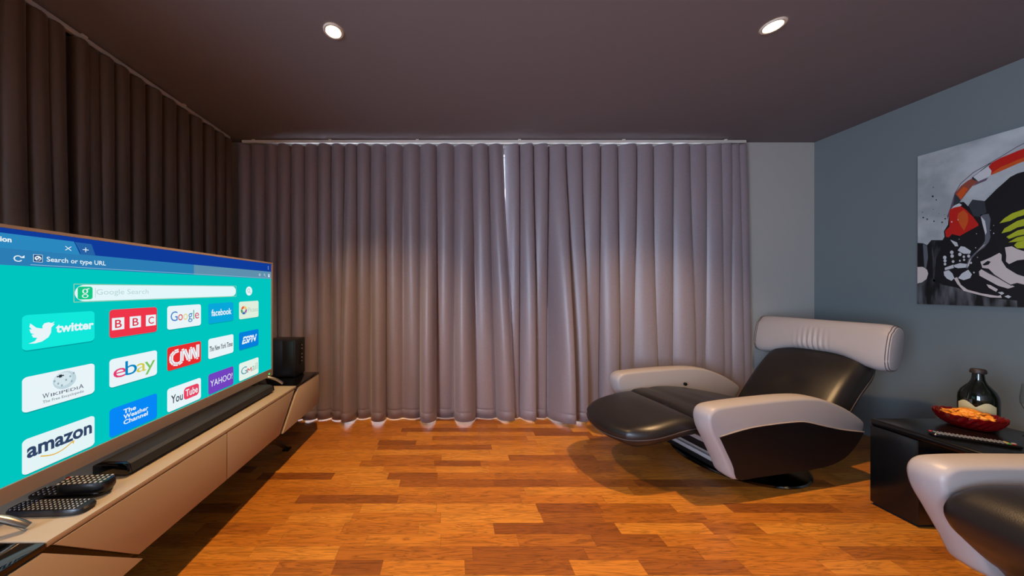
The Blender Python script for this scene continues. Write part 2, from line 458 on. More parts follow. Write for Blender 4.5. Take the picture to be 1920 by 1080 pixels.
class Flat:
    """flat marks laid on a plane in layers; P(u, v, lift) turns plane units into 3D"""
    def __init__(s, P): s.P = P; s.b = MB()
    def poly(s, pts, m, lift): s.b.add([s.P(u, v, lift) for u, v in pts], [tuple(range(len(pts)))], m)
    def rect(s, u0, u1, v0, v1, m, lift): s.poly([(u0, v0), (u1, v0), (u1, v1), (u0, v1)], m, lift)
    def rrect(s, u0, u1, v0, v1, ru, rv, m, lift, n=6):
        pts = []
        for cx, cy, a0 in ((u1-ru, v0+rv, -90), (u1-ru, v1-rv, 0), (u0+ru, v1-rv, 90), (u0+ru, v0+rv, 180)):
            for i in range(n+1):
                a = R(a0+90*i/n); pts.append((cx+ru*math.cos(a), cy+rv*math.sin(a)))
        s.poly(pts, m, lift)
    def ell(s, cu, cv, ru, rv, m, lift, n=24, a0=0, a1=360):
        pts = [(cu+ru*math.cos(R(a0+(a1-a0)*i/n)), cv+rv*math.sin(R(a0+(a1-a0)*i/n))) for i in range(n if a1-a0 == 360 else n+1)]
        s.poly(pts, m, lift)
    def ring(s, cu, cv, ru, rv, w, m, lift, n=28, a0=0, a1=360, wv=None):
        wv = wv or w
        rows = [[s.P(cu+(ru-k*w)*math.cos(R(a0+(a1-a0)*i/n)), cv+(rv-k*wv)*math.sin(R(a0+(a1-a0)*i/n)), lift) for i in range(n+1)] for k in (0, 1)]
        s.b.grid(rows, m)
    def line(s, pts, w, m, lift, wv=None):
        wv = wv or w
        for (a, c), (d, e) in zip(pts, pts[1:]):
            L_ = math.hypot(d-a, e-c) or 1; nx, ny = -(e-c)/L_*w/2, (d-a)/L_*wv/2
            s.poly([(a+nx, c+ny), (d+nx, e+ny), (d-nx, e-ny), (a-nx, c-ny)], m, lift)
    def text(s, word, u0, u1, v0, v1, m, lift, bold=0, shear=0, serif=False):
        vs, fs = text_mesh(word, bold, shear, serif)
        x0 = min(v[0] for v in vs); x1 = max(v[0] for v in vs); y0 = min(v[1] for v in vs); y1 = max(v[1] for v in vs)
        s.b.add([s.P(u0+(x-x0)/(x1-x0)*(u1-u0), v0+(y-y0)/(y1-y0)*(v1-v0), lift) for x, y in vs], fs, m)
    def build(s, name, parent): return s.b.build(name, None, parent)

tv = thing('television', 'big flat television showing a teal page of website tiles, standing on the low cabinet', 'television', (TX, 1.305, .475))
def tvl(x, y, z): return (x-TX, y-1.305, z-.475)      # into the television's own frame
SY0, SY1, SZ0, SZ1 = .684, 1.926, .582, 1.259
b = MB(); b.box(*[v for p in zip(tvl(TX-.045, SY0-.012, .538), tvl(TX-.001, SY1+.010, 1.268)) for v in p])
BEZ = mat('bronze_bezel', (158, 142, 132), .38, metal=.25)
b.build('back_shell', mat('dark_tv_shell', (24, 23, 23), .45), tv, bevel=.003)
b = MB()
def tvbox(B, x0, x1, y0, y1, z0, z1, m=None):
    p, q = tvl(x0, y0, z0), tvl(x1, y1, z1); B.box(p[0], q[0], p[1], q[1], p[2], q[2], m)
tvbox(b, TX-.001, TX+.006, SY0-.012, SY1+.011, .538, SZ0)
tvbox(b, TX-.012, TX+.006, SY0-.012, SY1+.011, SZ1, 1.268)
tvbox(b, TX-.012, TX+.006, SY1, SY1+.011, SZ0, SZ1); tvbox(b, TX-.012, TX+.006, SY0-.012, SY0, SZ0, SZ1)
b.build('bezel', BEZ, tv)
b = MB(); tvbox(b, TX-.001, TX, SY0, SY1, SZ0, SZ1)
screen = b.build('screen', em(TEAL), tv)
b = MB(); p = tvl(TX+.0062, scr(503, 697)[0], .556); b.lathe([(.0001, .0015), (.005, .001), (.006, 0)], n=16, capa=False, capb=False)
led = b.build('power_light', emis('led_green', (40, 235, 110), 1.6), tv); led.location = p; led.rotation_euler = (0, R(90), 0)
for yy, sg in ((.70, 1), (1.86, 1)):
    b = MB()
    foot = [(TX-.03, yy+.02, .545), (TX+.0, yy+.03, .538), (TX+.035, yy+.048, .522), (TX+.06, yy+.062, .50), (TX+.072, yy+.070, .4845)]
    b.tube([tvl(*p) for p in catmull(foot, 5)], [.011]*21, 12, flat=.8)
    b.build('foot', CHROME, tv, 50)

WHT = (226, 238, 242)
def page(parent=screen): return Flat(lambda u, v, l: tvl(TX+.0004+l*.0004, u, v))
pg = page()
pg.rect(SY0, SY1, 1.2085, SZ1, em((14, 58, 150)), 0)
pg.rect(SY0, SY1, 1.162, 1.2085, em((42, 122, 176)), 0)
pg.rect(1.35, SY1, 1.163, 1.2085, em((92, 140, 168)), .3)
pg.poly([(SY0, 1.206), (.937, 1.206), (.921, 1.2455), (SY0, 1.2455)], em((42, 132, 186)), .6)
pg.poly([(.9395, 1.2075), (.977, 1.2075), (.966, 1.2440), (.924, 1.2440)], em((40, 104, 168)), .6)
for i in range(9):
    q = .928+i*.0045; pg.line([(q+.010, 1.209), (q, 1.2425)], .0011, em((24, 70, 140)), .8)
pg.text('ion', .7705, .7905, 1.2225, 1.2355, em(WHT), 1, bold=.03)
for s_ in (1, -1): pg.line([(.9005, 1.2225-.0062*s_), (.9145, 1.2225+.0062*s_)], .0018, em(WHT), 1)
pg.line([(.943, 1.2238), (.9585, 1.2238)], .0020, em(WHT), 1); pg.line([(.9508, 1.2165), (.9508, 1.2312)], .0020, em(WHT), 1)
pg.ring(.8025, 1.181, .0085, .0085, .0024, em(WHT), 1, a0=40, a1=330)
pg.poly([(.806, 1.1835), (.8145, 1.1835), (.8145, 1.191)], em(WHT), 1)
pg.rect(.8315, .8505, 1.175, 1.196, em((225, 240, 245)), 1); pg.rect(.8325, .8495, 1.176, 1.195, em((20, 60, 110)), 1.3)
pg.ell(.841, 1.1855, .0068, .0068, em(WHT), 1.6)
for q in ((.839, 1.187), (.844, 1.184), (.841, 1.181)): pg.ell(q[0], q[1], .0024, .0018, em((20, 60, 110)), 1.9, 10)
pg.text('Search or type URL', .859, 1.006, 1.1735, 1.1925, em(WHT), 1, bold=.012)
pg.line([(.826, 1.1665), (SY1, 1.1665)], .0012, em((170, 205, 225)), 1)
for i in (-1, 0, 1): pg.ell(1.896, 1.232+i*.008, .0022, .0022, em(WHT), 1, 10)
st = [(1.812+(.009 if i % 2 == 0 else .0042)*math.sin(i*PI/5), 1.184+(.009 if i % 2 == 0 else .0042)*math.cos(i*PI/5)) for i in range(11)]
pg.line(st, .0016, em(WHT), 1)
pg.ring(1.858, 1.187, .0062, .0062, .0016, em(WHT), 1); pg.line([(1.862, 1.182), (1.869, 1.175)], .0022, em(WHT), 1)
pg.rect(1.895, 1.911, 1.174, 1.193, em(WHT), 1); pg.rect(1.899, 1.907, 1.183, 1.190, em((60, 120, 160)), 1.3)
pg.build('browser_bar', screen)
sb = page()
sb.rrect(.923, 1.612, 1.060, 1.112, .026, .026, em((222, 240, 243)), 1)
for q in ([(.9209, 1.058), (.9209, 1.114), (1.614, 1.114), (1.614, 1.058), (.9209, 1.058)],): sb.line(q, .0014, em((190, 200, 150)), 1.3)
sb.rrect(.930, .9687, 1.0655, 1.1065, .007, .007, em((18, 196, 130)), 1.6)
sb.ring(.9490, 1.0915, .0075, .0078, .0036, em(WHT), 2, wv=.002); sb.ring(.9490, 1.0765, .0085, .0062, .0030, em(WHT), 2, wv=.002)
sb.line([(.953, 1.0975), (.960, 1.1005)], .0028, em(WHT), 2)
sb.text('Google Search', .979, 1.1475, 1.074, 1.098, em((178, 208, 210)), 1.6)
sb.line([(.9765, 1.070), (.9765, 1.102)], .001, em((150, 190, 195)), 1.6)
sb.ell(1.717, 1.086, .027, .026, em((222, 240, 243)), 1)
sb.ring(1.714, 1.089, .0115, .0115, .003, em((150, 175, 178)), 1.6); sb.line([(1.722, 1.081), (1.731, 1.072)], .003, em((150, 175, 178)), 1.6)
sb.build('search_bar', screen)

TW, TH = .1645, .0976
def tile(col, row, bg, draw, label=None):
    yc = .8919+.2066*col; zc = .9785-.1705*row
    T = Flat(lambda u, v, l: tvl(TX+.0004+l*.0004, yc+(u-.5)*TW, zc+(v-.5)*TH))
    T.rrect(.006, 1.0, -.035, .9, .07, .11, em((0, 158, 156)), .4)
    T.rrect(0, 1, 0, 1, .07, .11, em(bg), 1)
    draw(T)
    o = T.build('app_tile', screen)
    if label: o['label'] = label
    return o
W_ = em(WHT)
def t_twitter(T):
    bird = [(.075, .185), (.16, .17), (.24, .20), (.32, .30), (.355, .43), (.36, .58), (.405, .68), (.375, .68), (.405, .745), (.36, .715), (.325, .745), (.27, .725), (.245, .66), (.245, .575),
            (.17, .615), (.095, .755), (.085, .66), (.115, .575), (.085, .59), (.10, .48), (.145, .43), (.11, .43), (.13, .345), (.18, .325), (.15, .235)]
    # fan of smooth pieces: body as one outline
    T.b.add([T.P(u, v, 2) for u, v in bird], [tuple(range(len(bird)))], W_)
    T.text('twitter', .42, .985, .40, .67, W_, 2, bold=.035)
tile(0, 0, (18, 226, 214), t_twitter, 'bright turquoise tile with a white bird')
def t_bbc(T):
    r = em((214, 44, 66))
    for i, ch in enumerate('BBC'):
        u0 = .045+i*.345; T.rect(u0, u0+.235, .27, .70, W_, 2); T.text(ch, u0+.055, u0+.185, .34, .63, r, 3, bold=.012)
tile(1, 0, (232, 52, 72), t_bbc, 'red tile with three white letter squares')
def t_word(spec, u0, u1, v0, v1, **kw):
    """letters of several colours laid along one line"""
    def d(T):
        full = ''.join(c for c, _ in spec); ws = [1.0 if c in 'GCOQ' else .72 for c in full]
        ws = [{'l': .32, 'i': .30, 'm': 1.15, 'M': 1.15, 'G': 1.05}.get(c, .74) for c in full]; tot = sum(ws); x = u0
        top = {'G': 1, 'l': 1, 'b': 1, 'i': .97, 'M': .8}
        for (c, colr), w in zip(spec, ws):
            du = (u1-u0)*w/tot; h0, h1 = v0, v0+(v1-v0)*top.get(c, .66)
            if c in 'gy': h0 -= (v1-v0)*.30
            T.text(c, x+du*.04, x+du*.96, h0, h1, em(colr), 2, **kw); x += du
    return d
tile(2, 0, WHT, t_word([('G', (60, 120, 190)), ('o', (205, 70, 80)), ('o', (225, 205, 120)), ('g', (60, 130, 190)), ('l', (60, 165, 120)), ('e', (205, 70, 90))], .08, .94, .34, .76, serif=2), 'white tile with many-coloured lettering')
tile(3, 0, (8, 162, 214), lambda T: T.text('facebook', .11, .91, .36, .70, W_, 2, bold=.02), 'blue tile with white lettering')
def t_picasa(T):
    for i, c in enumerate(((226, 90, 60), (70, 150, 90), (60, 110, 170), (150, 90, 150), (236, 190, 90))):
        T.ring(.23, .50, .15, .24, .085, em(c), 2, 8, a0=72*i+90, a1=72*i+156, wv=.14)
    T.text('Picasa', .43, .97, .36, .62, em((176, 200, 190)), 2)
tile(4, 0, (216, 232, 214), t_picasa, 'pale tile with a coloured wheel')
def t_wiki(T):
    T.ell(.545, .665, .165, .27, em((186, 208, 216)), 2, 32); T.ell(.52, .70, .125, .21, em((206, 224, 230)), 2.5, 28)
    T.rect(.43, .53, .80, .835, em((40, 48, 60)), 3); T.rect(.46, .50, .77, .86, em((40, 48, 60)), 3.1)
    for q in ((.45, .60), (.56, .66), (.62, .74), (.50, .52), (.64, .58), (.67, .82), (.40, .70)):
        T.rect(q[0]-.012, q[0]+.012, q[1]-.03, q[1]+.03, em((140, 166, 178)), 3)
    k = em((40, 52, 80))
    T.text('W', .24, .335, .27, .40, k, 3, serif=1); T.text('IKIPEDI', .345, .735, .27, .36, k, 3, serif=1); T.text('A', .74, .825, .27, .40, k, 3, serif=1)
    T.text('The Free Encyclopedia', .245, .825, .10, .205, em((70, 84, 110)), 3, serif=2)
tile(0, 1, WHT, t_wiki, 'white tile with a grey globe')
def t_ebay(T):
    for c, colr, u0, u1, h0, h1 in (('e', (222, 60, 110), .07, .32, .29, .62), ('b', (0, 130, 190), .30, .54, .29, .82), ('a', (206, 196, 70), .53, .74, .29, .62), ('y', (120, 190, 90), .71, .95, .12, .62)):
        T.text(c, u0, u1, h0, h1, em(colr), 2+u0)
tile(1, 1, WHT, t_ebay, 'white tile with overlapping coloured letters')
def t_cnn(T):
    r = em((220, 50, 52))
    T.line([(.31, .78), (.20, .76), (.11, .62), (.10, .42), (.17, .24), (.30, .19), (.40, .27), (.41, .72), (.48, .76), (.60, .26), (.66, .25), (.665, .72), (.72, .76), (.84, .24), (.89, .26), (.895, .86)], .105, W_, 2, wv=.155)
    T.line([(.31, .78), (.20, .76), (.11, .62), (.10, .42), (.17, .24), (.30, .19), (.40, .27), (.41, .72), (.48, .76), (.60, .26), (.66, .25), (.665, .72), (.72, .76), (.84, .24), (.89, .26), (.895, .86)], .012, r, 2.6, wv=.02)
tile(2, 1, (224, 44, 46), t_cnn, 'red tile with white outlined lettering')
tile(3, 1, WHT, lambda T: T.text('The New York Times', .04, .96, .36, .62, em((30, 36, 44)), 2, bold=.015, shear=.15, serif=1), 'white tile with small black lettering')
def t_espn(T):
    T.text('ESPN', .13, .90, .30, .72, W_, 2, bold=.04, shear=.35); T.rect(.12, .92, .535, .565, em((6, 124, 214)), 2.6)
tile(4, 1, (6, 124, 214), t_espn, 'blue tile with slanted white lettering')
def t_amazon(T):
    T.text('amazon', .055, .955, .43, .74, em((46, 66, 98)), 2, bold=.03)
    o = em((222, 176, 60)); pts = [(.22+.43*i/12, .36-.13*math.sin(PI*i/12)+.045*i/12) for i in range(13)]
    T.line(pts, .02, o, 2, wv=.035); T.poly([(.605, .40), (.685, .44), (.665, .31), (.65, .39)], o, 2.4)
tile(0, 2, (222, 238, 240), t_amazon, 'white tile with dark lettering over a curved orange arrow')
def t_weather(T):
    for i, (w, u1) in enumerate((('The', .52), ('Weather', .79), ('Channel', .78))):
        v = .66-.20*i; T.text(w, .265, u1, v, v+.165, W_, 2, bold=.022)
tile(1, 2, (6, 132, 240), t_weather, 'bright blue tile with three lines of white lettering')
def t_tube(T):
    T.text('You', .10, .43, .30, .66, em((52, 62, 76)), 2, bold=.015)
    T.rrect(.46, .93, .24, .78, .09, .14, em((226, 66, 96)), 2); T.text('Tube', .51, .89, .36, .68, W_, 3, bold=.015)
tile(2, 2, WHT, t_tube, 'white tile with a red rounded badge')
tile(3, 2, (112, 64, 186), lambda T: T.text('YAHOO!', .07, .95, .34, .66, W_, 2, bold=.0), 'purple tile with white lettering')
def t_gmail(T):
    t_word([('G', (80, 150, 180))], .08, .40, .30, .72)(T)
    r = em((205, 60, 70)); T.line([(.42, .30), (.42, .55), (.51, .40), (.60, .55), (.60, .30)], .035, r, 2, wv=.05)
    T.text('ail', .64, .93, .30, .72, em((150, 185, 165)), 2)
tile(4, 2, (222, 236, 226), t_gmail, 'pale tile with a small red envelope letter')

# ------------------------------------------------------------------ low cabinet under the television
XF, XB, ZC = -1.0, -1.44, .475
cab = thing('low_cabinet', 'long low beige cabinet with slanted black joints under the television', 'cabinet', ((XF+XB)/2, 1.35, 0))
CX0, CY0 = (XF+XB)/2, 1.35
def cl(x, y, z): return (x-CX0, y-CY0, z)
def cbox(B, x0, x1, y0, y1, z0, z1): B.box(x0-CX0, x1-CX0, y0-CY0, y1-CY0, z0, z1)
b = MB(); cbox(b, XB, XF-.021, .47, 2.235, .245, .458); b.build('carcass', BLK, cab)
b = MB(); cbox(b, XB, XF, .735, 1.912, .4605, ZC); b.build('top_panel', BEIGE, cab, bevel=.0015)
for y0, y1 in ((.465, .732), (1.915, 2.24)):
    b = MB(); cbox(b, XB, XF+.001, y0, y1, .4595, ZC-.001); b.build('glass_top', GLASSB, cab, bevel=.0015)['label'] = 'black glass top'
def front(poly, name, lab=None):
    b = MB(); b.prism(poly, lambda y, z: cl(XF, y, z), lambda y, z: cl(XF-.019, y, z)); o = b.build(name, BEIGE, cab, bevel=.0012)
    if lab: o['label'] = lab
front([(.748, .457), (1.3225, .457), (1.3225, .25), (.952, .25)], 'door')
front([(1.3265, .457), (1.895, .457), (1.728, .25), (1.3265, .25)], 'door')
front([(1.955, .472), (2.24, .472), (2.24, .240), (1.762, .240)], 'end_door')
front([(.728, .453), (.465, .453), (.465, .225), (.965, .225)], 'end_door')
b = MB(); cbox(b, XF-.10, XF-.05, .56, 2.14, .205, .245); cbox(b, XB+.05, XB+.09, .56, 2.14, .205, .245); b.build('base_rail', BLKM, cab)
for (y0, y1) in ((1.74, 2.03), (.97, .68)):
    for x0, x1 in ((XF-.055, XF-.125), (XB+.06, XB+.1)):
        b = MB(); b.tube([cl(x0, y0, .215), cl(x1, y1, .012)], .014, 4); b.box(x1-CX0-.02, x1-CX0+.02, y1-CY0-.02, y1-CY0+.02, 0, .012); b.build('leg', BLKM, cab)

# soundbar
SB0, SB1, SX0, SX1 = .985, 1.80, -1.19, -1.070
sbar = thing('soundbar', 'long slim black soundbar lying on the cabinet below the television', 'soundbar', ((SX0+SX1)/2, (SB0+SB1)/2, ZC))
def sl(y, x, z): return (x-(SX0+SX1)/2, y-(SB0+SB1)/2, z-ZC)
prof = [(SX0, .480), (SX1-.012, .480), (SX1, .487), (SX1-.006, .514), (SX1-.020, .5215), (SX0+.02, .5215), (SX0, .512)]
b = MB(); b.prism(prof, lambda x, z: sl(SB0+.012, x, z), lambda x, z: sl(SB1-.012, x, z))
GRILLE = mat('speaker_cloth', (30, 31, 35), .6); add_noise_bump(GRILLE, nscale=900, strength=.5, dist=.001)
b.build('grille', GRILLE, sbar)
for y0, y1 in ((SB0, SB0+.0118), (SB1-.0118, SB1)):
    b = MB(); b.prism([(x, z) for x, z in prof], lambda x, z: sl(y0, x, z), lambda x, z: sl(y1, x, z)); b.build('end_cap', GLASSB, sbar, bevel=.002)
for yy in (SB0+.08, SB1-.08):
    b = MB(); p = sl(yy, -1.13, ZC); b.box(p[0]-.03, p[0]+.03, p[1]-.02, p[1]+.02, 0, .005); b.build('rubber_foot', BLKM, sbar)

# subwoofer
sub = thing('subwoofer', 'black box speaker at the curtain end of the low cabinet', 'speaker', (-1.203, 2.155, ZC-.001))
b = MB(); b.box(-.105, .105, -.068, .073, .006, .265); b.build('cabinet_box', mat('black_vinyl', (20, 20, 24), .42), sub, bevel=.004)
b = MB(); b.box(-.098, .098, -.0745, -.0683, .014, .258); b.build('front_grille', mat('dark_front_cloth', (22, 24, 28), .38), sub, bevel=.004)
b = MB(); b.box(.1051, .1085, -.01, .048, .075, .235); b.build('connection_panel', mat('satin_black_panel', (9, 9, 10), .35), sub, bevel=.002)
for i, z in enumerate((.10, .125, .15, .19, .215)):
    b = MB(); b.lathe([(.005, 0), (.005, .003), (.002, .0035)], n=10, capa=False); o = b.build('socket', mat('socket_grey', (120, 120, 118), .4), sub); o.location = (.1085, .018, z); o.rotation_euler = (0, R(90), 0)
for sx in (-.09, .09):
    for sy in (-.055, .058):
        b = MB(); b.lathe([(.010, 0), (.010, .007)], n=12); o = b.build('foot', BLKM, sub); o.location = (sx, sy, 0)

# ------------------------------------------------------------------ remote controls
KEYW = mat('printed_key', (190, 188, 182), .5); KEYD = mat('dark_key', (52, 54, 58), .5); RED = mat('red_key', (205, 48, 40), .4)
GREENK = mat('green_key', (90, 190, 70), .4)
def remote(label, loc, rz, ln, wd, th, key, rows, cols, red=-1, body=BLK, extra=(), tip=.5, ks=1.0):
    t = thing('remote_control', label, 'remote control', loc, rz)
    b = MB(); n = 20; out = []
    for i in range(n*2):      # rounded outline
        a = 2*PI*i/(n*2); c, s = math.cos(a), math.sin(a)
        out.append((math.copysign(abs(c)**(tip), c)*ln/2, math.copysign(abs(s)**(tip), s)*wd/2))
    rows_ = [[(x*k, y*k, z) for x, y in out] for k, z in ((.94, 0), (1, th*.3), (1, th*.7), (.95, th))]
    b.grid(rows_, None, True, True, True); b.build('shell', body, t, 35)
    k = MB()
    for i in range(rows):
        for j in range(cols):
            x = (-.42+.80*i/(rows-1))*ln; y = (-.33+.66*j/(cols-1))*wd if cols > 1 else 0
            k.box(x-ln/rows*.20*ks, x+ln/rows*.20*ks, y-wd/cols*.24*ks, y+wd/cols*.24*ks, th, th+.0016)
    k.build('keypad', key, t)
    if red is not None:
        b = MB(); b.lathe([(.0045, 0), (.0045, .0025), (.002, .003)], n=14, capa=False); o = b.build('power_button', RED, t); o.location = (red*ln*.465, wd*.25, th)
    for (ex, ey, m_) in extra:
        b = MB(); b.box(-.005, .005, -.003, .003, 0, .0025); o = b.build('colour_button', m_, t); o.location = (ex*ln, ey*wd, th)
    return t
remote('long flat dark remote with small pale keys lying nearest on the cabinet', (-1.125, .838, ZC), R(2), .21, .052, .017, KEYW, 15, 5, red=None, ks=.6, body=mat('blue_black_plastic', (20, 24, 30), .3), tip=.45)
remote('flat black remote with a red button lying under the chunky remote', (-1.155, .905, ZC), R(4), .205, .05, .014, KEYW, 12, 4, red=1, ks=.6, tip=.35)
remote('chunky rounded black remote with pale keys stacked on top of a flat one', (-1.105, .902, ZC+.0165), R(6), .14, .05, .03, KEYW, 9, 4, red=-1, ks=.85, tip=.6)

# ------------------------------------------------------------------ leather recliners
ARM = [(.483, .120), (.535, .205), (.590, .305), (.628, .374), (.643, .430), (.636, .468), (.606, .494), (.545, .503), (.393, .509), (.205, .512), (.05, .510), (-.06, .502), (-.161, .482),
       (-.270, .442), (-.36, .398), (-.425, .356), (-.445, .325), (-.425, .275), (-.38, .22), (-.31, .166), (-.24, .136), (-.15, .118), (-.05, .114), (.15, .114), (.35, .116)]
def inset(poly, d):
    n = len(poly); out = []
    A = sum(poly[i][0]*poly[(i+1) % n][1]-poly[(i+1) % n][0]*poly[i][1] for i in range(n))
    sg = 1 if A > 0 else -1
    for i in range(n):
        a, p, c = Vector(poly[i-1]), Vector(poly[i]), Vector(poly[(i+1) % n])
        e1 = (p-a).normalized(); e2 = (c-p).normalized()
        n1 = Vector((-e1.y, e1.x))*sg; n2 = Vector((-e2.y, e2.x))*sg
        q = (n1+n2); q = q/max(q.length, .2)
        k = 1/max(.55, q.dot(n1)); out.append((p.x+q.x*d*k, p.y+q.y*d*k))
    return out
ARMO = catmull(ARM, 3, True)
PANEL_TOP = [(.585, .354), (.393, .381), (.200, .387), (.060, .385), (-.011, .375), (-.127, .345), (-.268, .312), (-.424, .286)]

def cushion(sections, nu=28, rim=.42, crown=.02, sideb=.5):
    """loft of rounded cross sections: (position along, z of the top, thickness, half width, tilt dx/dz)"""
    rows = []
    for (a, zt, th, w, tl) in sections:
        row = []
        for j in range(nu):
            ph = 2*PI*j/nu; c, s = math.cos(ph), math.sin(ph)
            l = math.copysign(abs(c)**rim, c)*w
            h = math.copysign(abs(s)**sideb, s)
            zz = zt-th/2+h*th/2
            if s > 0: zz += crown*(1-(l/w)**2)*min(1, w/.15) - crown
            row.append((a+tl*h*th/2, l, zz))
        rows.append(row)
    return rows
def rounded_ends(secs, r0=.03, r1=.03, n=4):
    out = []
    a0, z0, t0, w0, k0 = secs[0]; a1, z1, t1, w1, k1 = secs[-1]
    s0 = 1 if secs[1][0] > a0 else -1
    for i in range(n):
        th = PI/2*(i/n); f = math.sin(th)*.9+.1
        out.append((a0-s0*r0*math.cos(th), z0-t0*(1-(.25+.75*f))*.5, t0*(.25+.75*f), w0-r0*(1-math.sin(th))*.9, k0))
    out += secs
    for i in range(n-1, -1, -1):
        th = PI/2*(i/n); f = math.sin(th)*.9+.1
        out.append((a1+s0*r1*math.cos(th), z1-t1*(1-(.25+.75*f))*.5, t1*(.25+.75*f), w1-r1*(1-math.sin(th))*.9, k1))
    return out

def slab(path, w, th, crown, name, m, parent, nu=36, taper=None, edge=.045, n_l=26, extra=None, ef=.5, under=None, bulge=0):
    """upholstered pad that follows path [(a,z)...]; grows th behind the path, crowned to the front; w = half width"""
    P = [Vector(p) for p in catmull(path, 5)]; n = len(P); S = [0]
    for i in range(1, n): S.append(S[-1]+(P[i]-P[i-1]).length)
    tot = S[-1]; b = MB(); top = []; bot = []
    for i, p in enumerate(P):
        t = (P[min(i+1, n-1)]-P[max(i-1, 0)]).normalized(); nr = Vector((-t.y, t.x))
        if i == 0: flip = -1 if nr.y < 0 else 1
        nr = nr*flip
        de = min(S[i], tot-S[i]); q = S[i]/tot
        ww = w*(taper(q) if taper else 1)
        rt, rb = [], []
        for j in range(n_l):
            x = -1+2*j/(n_l-1); x = math.sin(x*PI/2)
            dl = (1-abs(x))*ww; e = min(de, dl)
            rd = math.sqrt(max(0, 1-(1-min(1, e/edge))**2))
            h = crown*(1-x*x)*(min(1, de/(tot*.3))**.5)
            up = th*ef*(rd-1)+h*rd + (extra(q, x) if extra else 0)
            ru = math.sqrt(max(0, 1-(1-min(1, e/(under or edge)))**2))
            dn = -th*ef-th*(1-ef)*ru
            sh = t*(bulge*(1-x*x)*max(0, (q-.5)/.5)**2)
            a = p+nr*up+sh; c = p+nr*dn+sh
            rt.append((a.x, x*ww, a.y)); rb.append((c.x, x*ww, c.y))
        top.append(rt); bot.append(rb)
    b.grid(top); b.grid([r[::-1] for r in bot])
    # join the four rims
    def strip(r1, r2): b.grid([r1, r2])
    strip(top[0], bot[0]); strip(top[-1], bot[-1])
    strip([r[0] for r in top], [r[0] for r in bot]); strip([r[-1] for r in top], [r[-1] for r in bot])
    o = b.build(name, m, parent, 60)
    bm = bmesh.new(); bm.from_mesh(o.data); bmesh.ops.remove_doubles(bm, verts=bm.verts, dist=.0005); bmesh.ops.recalc_face_normals(bm, faces=bm.faces); bm.to_mesh(o.data); bm.free()
    o.data.shade_smooth(); o.data.set_sharp_from_angle(angle=R(70))
    return o, top

def piping(pts, r, name, m, parent, n=6):
    b = MB(); b.tube(pts, r, n, m); return b.build(name, m, parent, 60)

